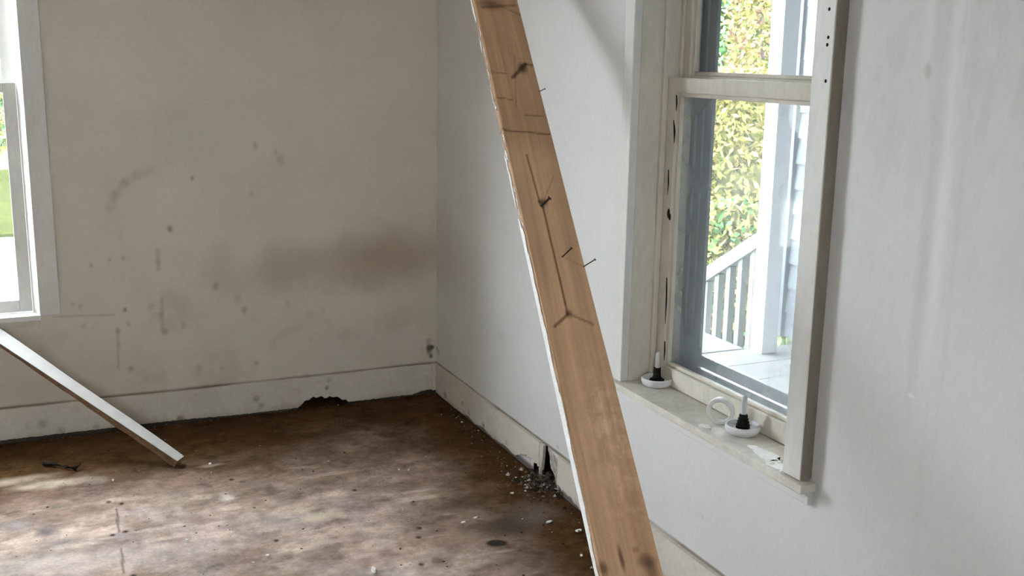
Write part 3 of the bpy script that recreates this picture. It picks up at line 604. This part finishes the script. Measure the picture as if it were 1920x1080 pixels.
# ------------------------------------------------------------------ short lath leaning on the sill of the back window
P0 = hit(333, 864, 2, .030); P1 = hit(-30, 624, 1, -.045)
la = P1 - P0; LL = np.linalg.norm(la); la /= LL
lath = empty('painted_lath', (P0[0], P0[1], 0), 'narrow white painted lath with raw brown side leaning against the left window sill', 'board')
secs = []
for s in np.linspace(0, LL, 60):
    k = s / LL; th = math.radians(54 - 36 * k); p = P0 + la * s
    d = (p - C) / np.linalg.norm(p - C); d = d - la * (d @ la); d /= np.linalg.norm(d); pp = np.cross(la, d); pp = -pp if pp[2] < 0 else pp
    e1 = math.cos(th) * pp + math.sin(th) * d; e2 = -math.sin(th) * pp + math.cos(th) * d
    wl = .050 + .002 * math.sin(s * 9); tl = .034 + .0015 * math.sin(s * 21 + 1) + .0012 * math.sin(s * 47)
    secs.append((p, e1, e2, wl, tl))
def sweep(name, offs, mat):
    V = []; n = len(secs); m = len(offs(*secs[0][3:]))
    for (p, e1, e2, wl, tl) in secs:
        for a, b in offs(wl, tl): V.append(p + e1 * a + e2 * b)
    Fc = [(i * m + k, i * m + (k + 1) % m, (i + 1) * m + (k + 1) % m, (i + 1) * m + k) for i in range(n - 1) for k in range(m)] + [tuple(range(m)), tuple((n - 1) * m + k for k in range(m))[::-1]]
    V = np.array(V); V[:, 2] = np.maximum(V[:, 2], .001)
    me = pymesh(V, Fc, name); bm = bmesh.new(); bm.from_mesh(me); bmesh.ops.recalc_face_normals(bm, faces=bm.faces[:]); bm.to_mesh(me); bm.free(); return link(name, me, mat, lath)
sweep('plank', lambda w, t: [(.001, .002), (w - .001, .002), (w, .004), (w, t - .002), (w - .002, t), (.002, t), (0, t - .002), (0, .004)], M['wood_dark'])
sweep('paint_layer', lambda w, t: [(0.0, 0.0), (w, 0.0), (w, .0025), (0.0, .0025)], M['lath_paint'])

# ------------------------------------------------------------------ lamp bases and ring on the sill
SZ = W2['z0']
def lamp_base(px, py, label, ridged):
    p = hit(px, py, 2, SZ); e = empty('lamp_base', (p[0], p[1], SZ), label, 'lamp base'); L = (p[0], p[1], SZ)
    R_ = .050
    di = lathe('dish', [(0, .0006), (R_ - .010, .0006), (R_ - .004, .004), (R_ + .001, .016), (R_ + .0015, .024), (R_ - .001, .027), (R_ - .005, .0265), (R_ - .008, .017), (.026, .0145), (.024, .017), (0, .017)], L, M['white_plastic'], e, 48)
    for k in range(2):
        a = math.radians(20 + 180 * k if ridged else 200 * k + 40)
        lathe('screw_boss', [(.0075, .013), (.0075, .0195), (.005, .021), (0, .021)], (L[0] + .034 * math.cos(a), L[1] + .034 * math.sin(a), SZ), M['white_plastic'], di, 16)
        lathe('screw_head', [(.003, .0205), (.003, .0225), (0, .023)], (L[0] + .034 * math.cos(a + .5), L[1] + .034 * math.sin(a + .5), SZ - .006), M['steel'], di, 12)
    if ridged:
        prof = [(.0205, .0155), (.0205, .020)]
        for k in range(4): prof += [(.0185 - .0022 * k, .021 + .009 * k), (.0195 - .0022 * k, .024 + .009 * k), (.0195 - .0022 * k, .027 + .009 * k), (.0165 - .0022 * k, .029 + .009 * k)]
        prof += [(.0105, .058), (0, .058)]
    else:
        prof = [(.0245, .0155), (.0245, .020), (.015, .026), (.0125, .034), (.0115, .060), (0, .061)]
    so = lathe('socket', prof, L, M['black_plastic'], e, 32)
    lathe('bulb_tube', [(.0082, .057), (.0082, .103), (.0070, .109), (.004, .112), (0, .113)], L, M['tube'], so, 24)
    lathe('tube_core', [(.003, .058), (.003, .098), (0, .1)], L, M['white_plastic'], so, 12)
    return e
lamp_base(1231, 722, 'white round lamp base with smooth flared black socket, by the far casing', False)
lamp_base(1392, 812, 'white round lamp base with ridged black socket, next to the milky ring', True)
# milky plastic ring standing on edge against the sash
p = hit(1343, 796, 2, SZ); rr_ = .039
mt = Matrix.Rotation(math.radians(-48), 3, 'Z') @ Matrix.Rotation(math.radians(90), 3, 'X')
e = empty('plastic_ring', (p[0], p[1], SZ), 'milky translucent plastic ring standing on edge on the sill', 'ring')
lathe('band', [(rr_, -.009), (rr_ + .0015, -.007), (rr_ + .0015, .007), (rr_, .009), (rr_ - .009, .009), (rr_ - .011, .007), (rr_ - .011, -.007), (rr_ - .009, -.009), (rr_, -.009)], (p[0] + .012, p[1], SZ + rr_ + .0012), M['milky'], e, 48, True, mt)
lathe('lip', [(rr_ + .0005, -.0112), (rr_ + .0016, -.0105), (rr_ + .0016, -.0085), (rr_ + .0005, -.008), (rr_ + .0005, -.0112)], (p[0] + .012, p[1], SZ + rr_ + .0012), M['milky'], e, 48, True, mt)

# ------------------------------------------------------------------ litter on the floor
pa, pb = hit(83, 868, 2, .008), hit(142, 878, 2, .008)
tw = empty('twig', ((pa[0] + pb[0]) / 2, (pa[1] + pb[1]) / 2, 0), 'short dark twig lying on the floor near the painted lath', 'twig')
tube('stem', [pa, pa * .7 + pb * .3 + np.array([0, .004, .002]), pa * .3 + pb * .7 + np.array([0, -.003, 0]), pb], [.011, .008, .008, .010], M['twig'], tw)
tube('side_shoot', [pb, pb + np.array([.012, .010, .006]), pb + np.array([.02, .02, .010])], [.005, .004, .003], M['twig'], tw)
def chip(px, py, rx, ry, seed, label, h=.004):
    rx *= .75; ry *= .75; p = hit(px, py, 2, .003); r = np.random.default_rng(seed); n = 9; V = []; a0 = r.random() * 6
    for lvl, kk in ((0, 1.0), (h, .8)):
        for k in range(n):
            a = 2 * math.pi * k / n; q = .7 + .5 * np.random.default_rng(seed * 50 + k).random()
            V.append((p[0] + rx * q * kk * math.cos(a), p[1] + ry * q * kk * math.sin(a), lvl + .002 * r.random()))
    Fc = [tuple(range(n))[::-1], tuple(range(n, 2 * n))] + [(k, (k + 1) % n, n + (k + 1) % n, n + k) for k in range(n)]
    o = link('paint_chip', pymesh(V, Fc), M['paintlayer'], None, (p[0], p[1], 0)); tag(o, label, 'paint chip', 'white paint chips on the floor')
LC = 'small white paint chip lying loose on the brown floor'
chip(700, 1068, .012, .028, 1, 'longest white paint chip on the floor, narrow and upright', .006)
for k, (px, py, a, b) in enumerate([(868, 979, .014, .009), (893, 970, .016, .008), (1090, 1041, .008, .008), (502, 1041, .011, .009), (748, 880, .006, .006), (766, 881, .005, .005), (212, 900, .005, .008), (351, 1012, .009, .006), (394, 869, .009, .007), (768, 1057, .007, .008), (473, 1055, .016, .006), (1030, 978, .022, .010), (960, 924, .014, .007), (1085, 994, .02, .012), (1058, 918, .012, .012)]):
    chip(px, py, a, b, 10 + k, LC)
# crumbs of dirt and plaster: nobody could count them
V = []; Fc = []; cols = []
def crumb(x, y, r, col, zoff=0):
    o = len(V); q = rng.random((6, 3)) * .6 + .7
    for (dx, dy, dz), w in zip([(1, 0, .3), (0, 1, .3), (-1, 0, .3), (0, -1, .3), (.1, 0, 1), (0, .1, -.2)], q): V.append((x + dx * r * w[0], y + dy * r * w[1], max(.0, dz * r * w[2]) + zoff)); cols.append(col)
    Fc.extend([(o, o + 1, o + 4), (o + 1, o + 2, o + 4), (o + 2, o + 3, o + 4), (o + 3, o, o + 4), (o + 1, o, o + 5), (o + 2, o + 1, o + 5), (o + 3, o + 2, o + 5), (o, o + 3, o + 5)])
dark = [(.03, .025, .02), (.06, .045, .035), (.10, .075, .055), (.16, .13, .10)]; light = [(.5, .47, .42), (.65, .62, .57)]
for k in range(260):                                   # sparse, everywhere
    x = -2.1 * rng.random(); y = -2.1 * rng.random(); crumb(x, y, .0025 + .004 * rng.random() ** 3, (dark[rng.integers(4)] if rng.random() < .92 else light[rng.integers(2)]))
for k in range(230):                                   # drift along the right baseboard
    y = -.2 - 1.9 * rng.random(); x = -.02 - abs(rng.normal(0, .05 + .06 * (y < -1.0))); crumb(x, y, .0025 + .005 * rng.random() ** 2, dark[rng.integers(4)] if rng.random() < .93 else light[rng.integers(2)])
for k in range(700):                                   # rubble spilling out of the break
    y = rng.normal(-1.24, .06); x = .03 - abs(rng.normal(0, .055)); crumb(x, y, .004 + .009 * rng.random() ** 2, dark[rng.integers(4)] if rng.random() < .95 else light[0], max(0, .028 - .28 * abs(x - .02) - .2 * abs(y + 1.24)) * rng.random())
for k in range(150):
    x = -rng.random() * 1.9; y = -.018 - abs(rng.normal(0, .012)); crumb(x, y, .003 + .004 * rng.random(), dark[rng.integers(4)])
me = pymesh(V, Fc); settint(me, np.array(cols)); o = link('floor_debris', me, M['crumb'])
tag(o, 'dark crumbs of dirt and plaster strewn along the broken baseboard', 'debris', kind='stuff')

# ------------------------------------------------------------------ outdoors
GZ = -.55
tag(grid('ground', np.linspace(-40, 40, 9), np.linspace(-30, 50, 9), lambda u, v: np.stack([u, v, 0 * u + GZ], -1), M['gravel']), 'pale gravel yard outside the windows', 'ground', kind='structure')
tag(box('lawn', -12, 3, 9.0, 16.5, GZ, GZ + .04, M['grass'], bev=0), 'strip of green lawn seen through the left window', 'lawn', kind='structure')
tag(box('yard_grass', 2.9, 14, .4, 16, GZ, GZ + .03, M['grass'], bev=0), 'grassy yard with shrubs beyond the stair rail', 'lawn', kind='structure')
# porch post with stair rail
PX = 1.8
porch = empty('porch_stair_rail', (PX, 0, GZ), 'grey wooden stair rail with upright balusters descending from the white post outside', 'railing')
post = empty('porch_post', (PX, -.22, GZ + .64), 'square white porch post outside at the top of the stair rail', 'post')
box('shaft', PX - .05, PX + .05, -.27, -.166, GZ + .64, 2.70, M['ext_white'], post, .006); box('cap_block', PX - .06, PX + .06, -.28, -.156, 2.62, 2.70, M['ext_white'], post, .004)
def slanted(name, ya, za, yb, zb, h, th, parent, mat):
    v = []
    for x in (PX - th / 2, PX + th / 2): v += [(x, ya, za), (x, yb, zb), (x, yb, zb - h), (x, ya, za - h)]
    return link(name, pymesh(v, [(0, 1, 2, 3), (7, 6, 5, 4), (0, 4, 5, 1), (1, 5, 6, 2), (2, 6, 7, 3), (3, 7, 4, 0)]), mat, parent)
sl = (.436 - .758) / (.347 + .19); yA, zA = -.164, .758 + sl * .026; yB = 1.25; zB = zA + sl * (yB - yA)
slanted('hand_rail', yA, zA, yB, zB, .085, .07, porch, M['rail']); slanted('lower_rail', yA, zA - .78, yB - .05, zB - .78 + .03, .06, .04, porch, M['rail'])
for k in range(12):
    y = -.10 + k * .105; zt = zA + sl * (y - yA) - .08; box('baluster', PX - .02, PX + .02, y - .02, y + .02, zt - .66, zt, M['rail'], porch, .003)
box('newel', PX - .045, PX + .045, yB - .05, yB + .04, GZ, zB + .08, M['rail'], porch, .005)
# unseen porch roof on the post, added to keep sky off the jamb
pr = empty('porch_shade_roof', (1.4, -2.2, 2.7), 'flat boarded porch roof above the siding wall, added to shade the right window', 'roof')
box('soffit', .30, 2.30, -4.6, .10, 2.702, 2.74, M['siding'], pr, .004); box('fascia', .30, 2.30, .10, .14, 2.66, 2.95, M['siding'], pr, .004); box('roof_deck', .28, 2.35, -4.6, .10, 2.74, 2.95, M['deck'], pr, .004)
# deck added to dim the bounce, unseen end wall added to block sky
pd = empty('porch_bounce_deck', (1.4, -2.3, GZ), 'grey boarded porch deck under the porch roof, added to dim bounced light', 'deck')
for k in range(18): box('deck_board', .32, 2.10, -4.6 + k * .2476, -4.6 + k * .2476 + .243, GZ + .60, GZ + .64, M['deck'], pd, .003)
box('skirt', .32, 2.10, -.20, -.17, GZ, GZ + .60, M['deck'], pd, .003)
pe = box('porch_block_wall', .30, 2.30, -4.72, -4.62, GZ, 2.70, M['siding'], None, .004, (1.5, -4.67, GZ)); tag(pe, 'wall added at the far end of the porch to block sky light', 'wall')
# steps under the rail
stp = empty('porch_steps', (PX - .6, .5, GZ), 'grey wooden steps beside the stair rail outside', 'steps')
for k in range(4): box('tread', PX - 1.15, PX - .06, -.13 + k * .36, .25 + k * .36, GZ, GZ + .64 - k * .16, M['deck'], stp, .005)
# pale sided wall behind the post
sd = empty('siding_wall', (2.13, -1.5, GZ), 'pale clapboard wall of the porch behind the white post', 'wall')
box('backing', 2.13, 2.20, -4.6, .06, GZ + .64, 2.70, M['siding'], sd, 0)
for k in range(18):
    z = GZ + .645 + k * .14
    v = []
    zt = min(z + .138, 2.698)
    for y in (-4.6, .0): v += [(2.13, y, z), (2.105, y, z), (2.118, y, zt), (2.13, y, zt)]
    link('clapboard', pymesh(v, [(0, 1, 2, 3), (7, 6, 5, 4), (1, 5, 6, 2), (0, 4, 5, 1), (2, 6, 7, 3)]), M['siding'], sd)
box('corner_board', 2.085, 2.15,   .0, .08, GZ + .64, 2.70, M['siding'], sd, .004)
# shrubs
def shrub(name, loc, rad, h, n, cols, label, seed, size=.04):
    n = int(n * 1.5)
    r = np.random.default_rng(seed); e = empty(name, loc, label, 'shrub', 'shrubs behind the stair rail')
    k = n; u = r.random(k); th = r.random(k) * 2 * np.pi; zz = r.random(k) ** .8
    rr = np.sqrt(.35 + .65 * u) * (1 - .35 * zz ** 2) * (.75 + .35 * fbm(th * 1.5, zz * 4, 1.3, seed, 3) + .1)
    P = np.stack([loc[0] + rad * rr * np.cos(th), loc[1] + rad * rr * np.sin(th), loc[2] + .15 + h * zz], 1)
    d = r.normal(size=(k, 3)); d /= np.linalg.norm(d, axis=1)[:, None]; s = r.normal(size=(k, 3)); s -= d * (s * d).sum(1)[:, None]; s /= np.linalg.norm(s, axis=1)[:, None]
    sz = (size * (.6 + .8 * r.random(k)))[:, None]
    VV = np.stack([P - d * sz, P + s * sz * .45, P + d * sz, P - s * sz * .45], 1).reshape(-1, 3)
    q = np.arange(4 * k, dtype=np.int32); me = bpy.data.meshes.new('foliage'); me.vertices.add(4 * k); me.vertices.foreach_set('co', VV.astype(np.float32).ravel())
    me.loops.add(4 * k); me.loops.foreach_set('vertex_index', q); me.polygons.add(k); me.polygons.foreach_set('loop_start', np.arange(0, 4 * k, 4, dtype=np.int32)); me.polygons.foreach_set('loop_total', np.full(k, 4, np.int32)); me.update(calc_edges=True)
    ci = np.array(cols)[r.integers(0, len(cols), k)] * (.6 + .8 * r.random(k))[:, None]; settint(me, np.repeat(ci, 4, 0))
    o = link('foliage', me, M['leaf'], e); o['kind'] = 'stuff'
    for j in range(5):
        a = j * 1.257; tube('stem', [Vector(loc) + Vector((.05 * math.cos(a), .05 * math.sin(a), 0)), Vector(loc) + Vector((.3 * rad * math.cos(a), .3 * rad * math.sin(a), h * .45)), Vector(loc) + Vector((.55 * rad * math.cos(a + .3), .55 * rad * math.sin(a + .3), h * .8))], [.03, .022, .01], M['bark'], e, 6)
yel = [(.22, .205, .06), (.18, .185, .05), (.24, .185, .08), (.14, .155, .045)]; grn = [(.06, .15, .05), (.085, .19, .07), (.05, .11, .04)]; pnk = [(.22, .15, .10), (.20, .17, .06), (.18, .10, .08)]
shrub('shrub', (4.5, 3.6, GZ), .75, 1.95, 8000, yel, 'yellow-green shrub with dense small leaves behind the stair rail', 1)
shrub('shrub', (7.75, 8.2, GZ), 1.25, 5.6, 13000, grn + yel[:1], 'tall green shrub rising behind the yellow shrub', 2, .06)
shrub('shrub', (6.1, 5.2, GZ), .72, 4.0, 9000, pnk + yel, 'pink-tinged shrub between the green shrub and the white post', 3)
shrub('shrub', (3.3, 2.0, GZ), .42, .95, 4500, yel + grn[:1], 'low yellow shrub close behind the stair rail balusters', 4)
shrub('shrub', (3.05, .95, GZ), .38, .75, 3500, yel + grn, 'lowest yellow-green shrub beside the porch steps', 7)
shrub('shrub', (10.6, 10.8, GZ), 1.3, 4.2, 7000, grn + yel, 'bushy green shrub at the back of the yard', 5, .07)
shrub('shrub', (-2.3, 18.9, GZ), 1.6, 1.3, 4000, grn + yel, 'round shrub beyond the lawn outside the left window', 6, .08)
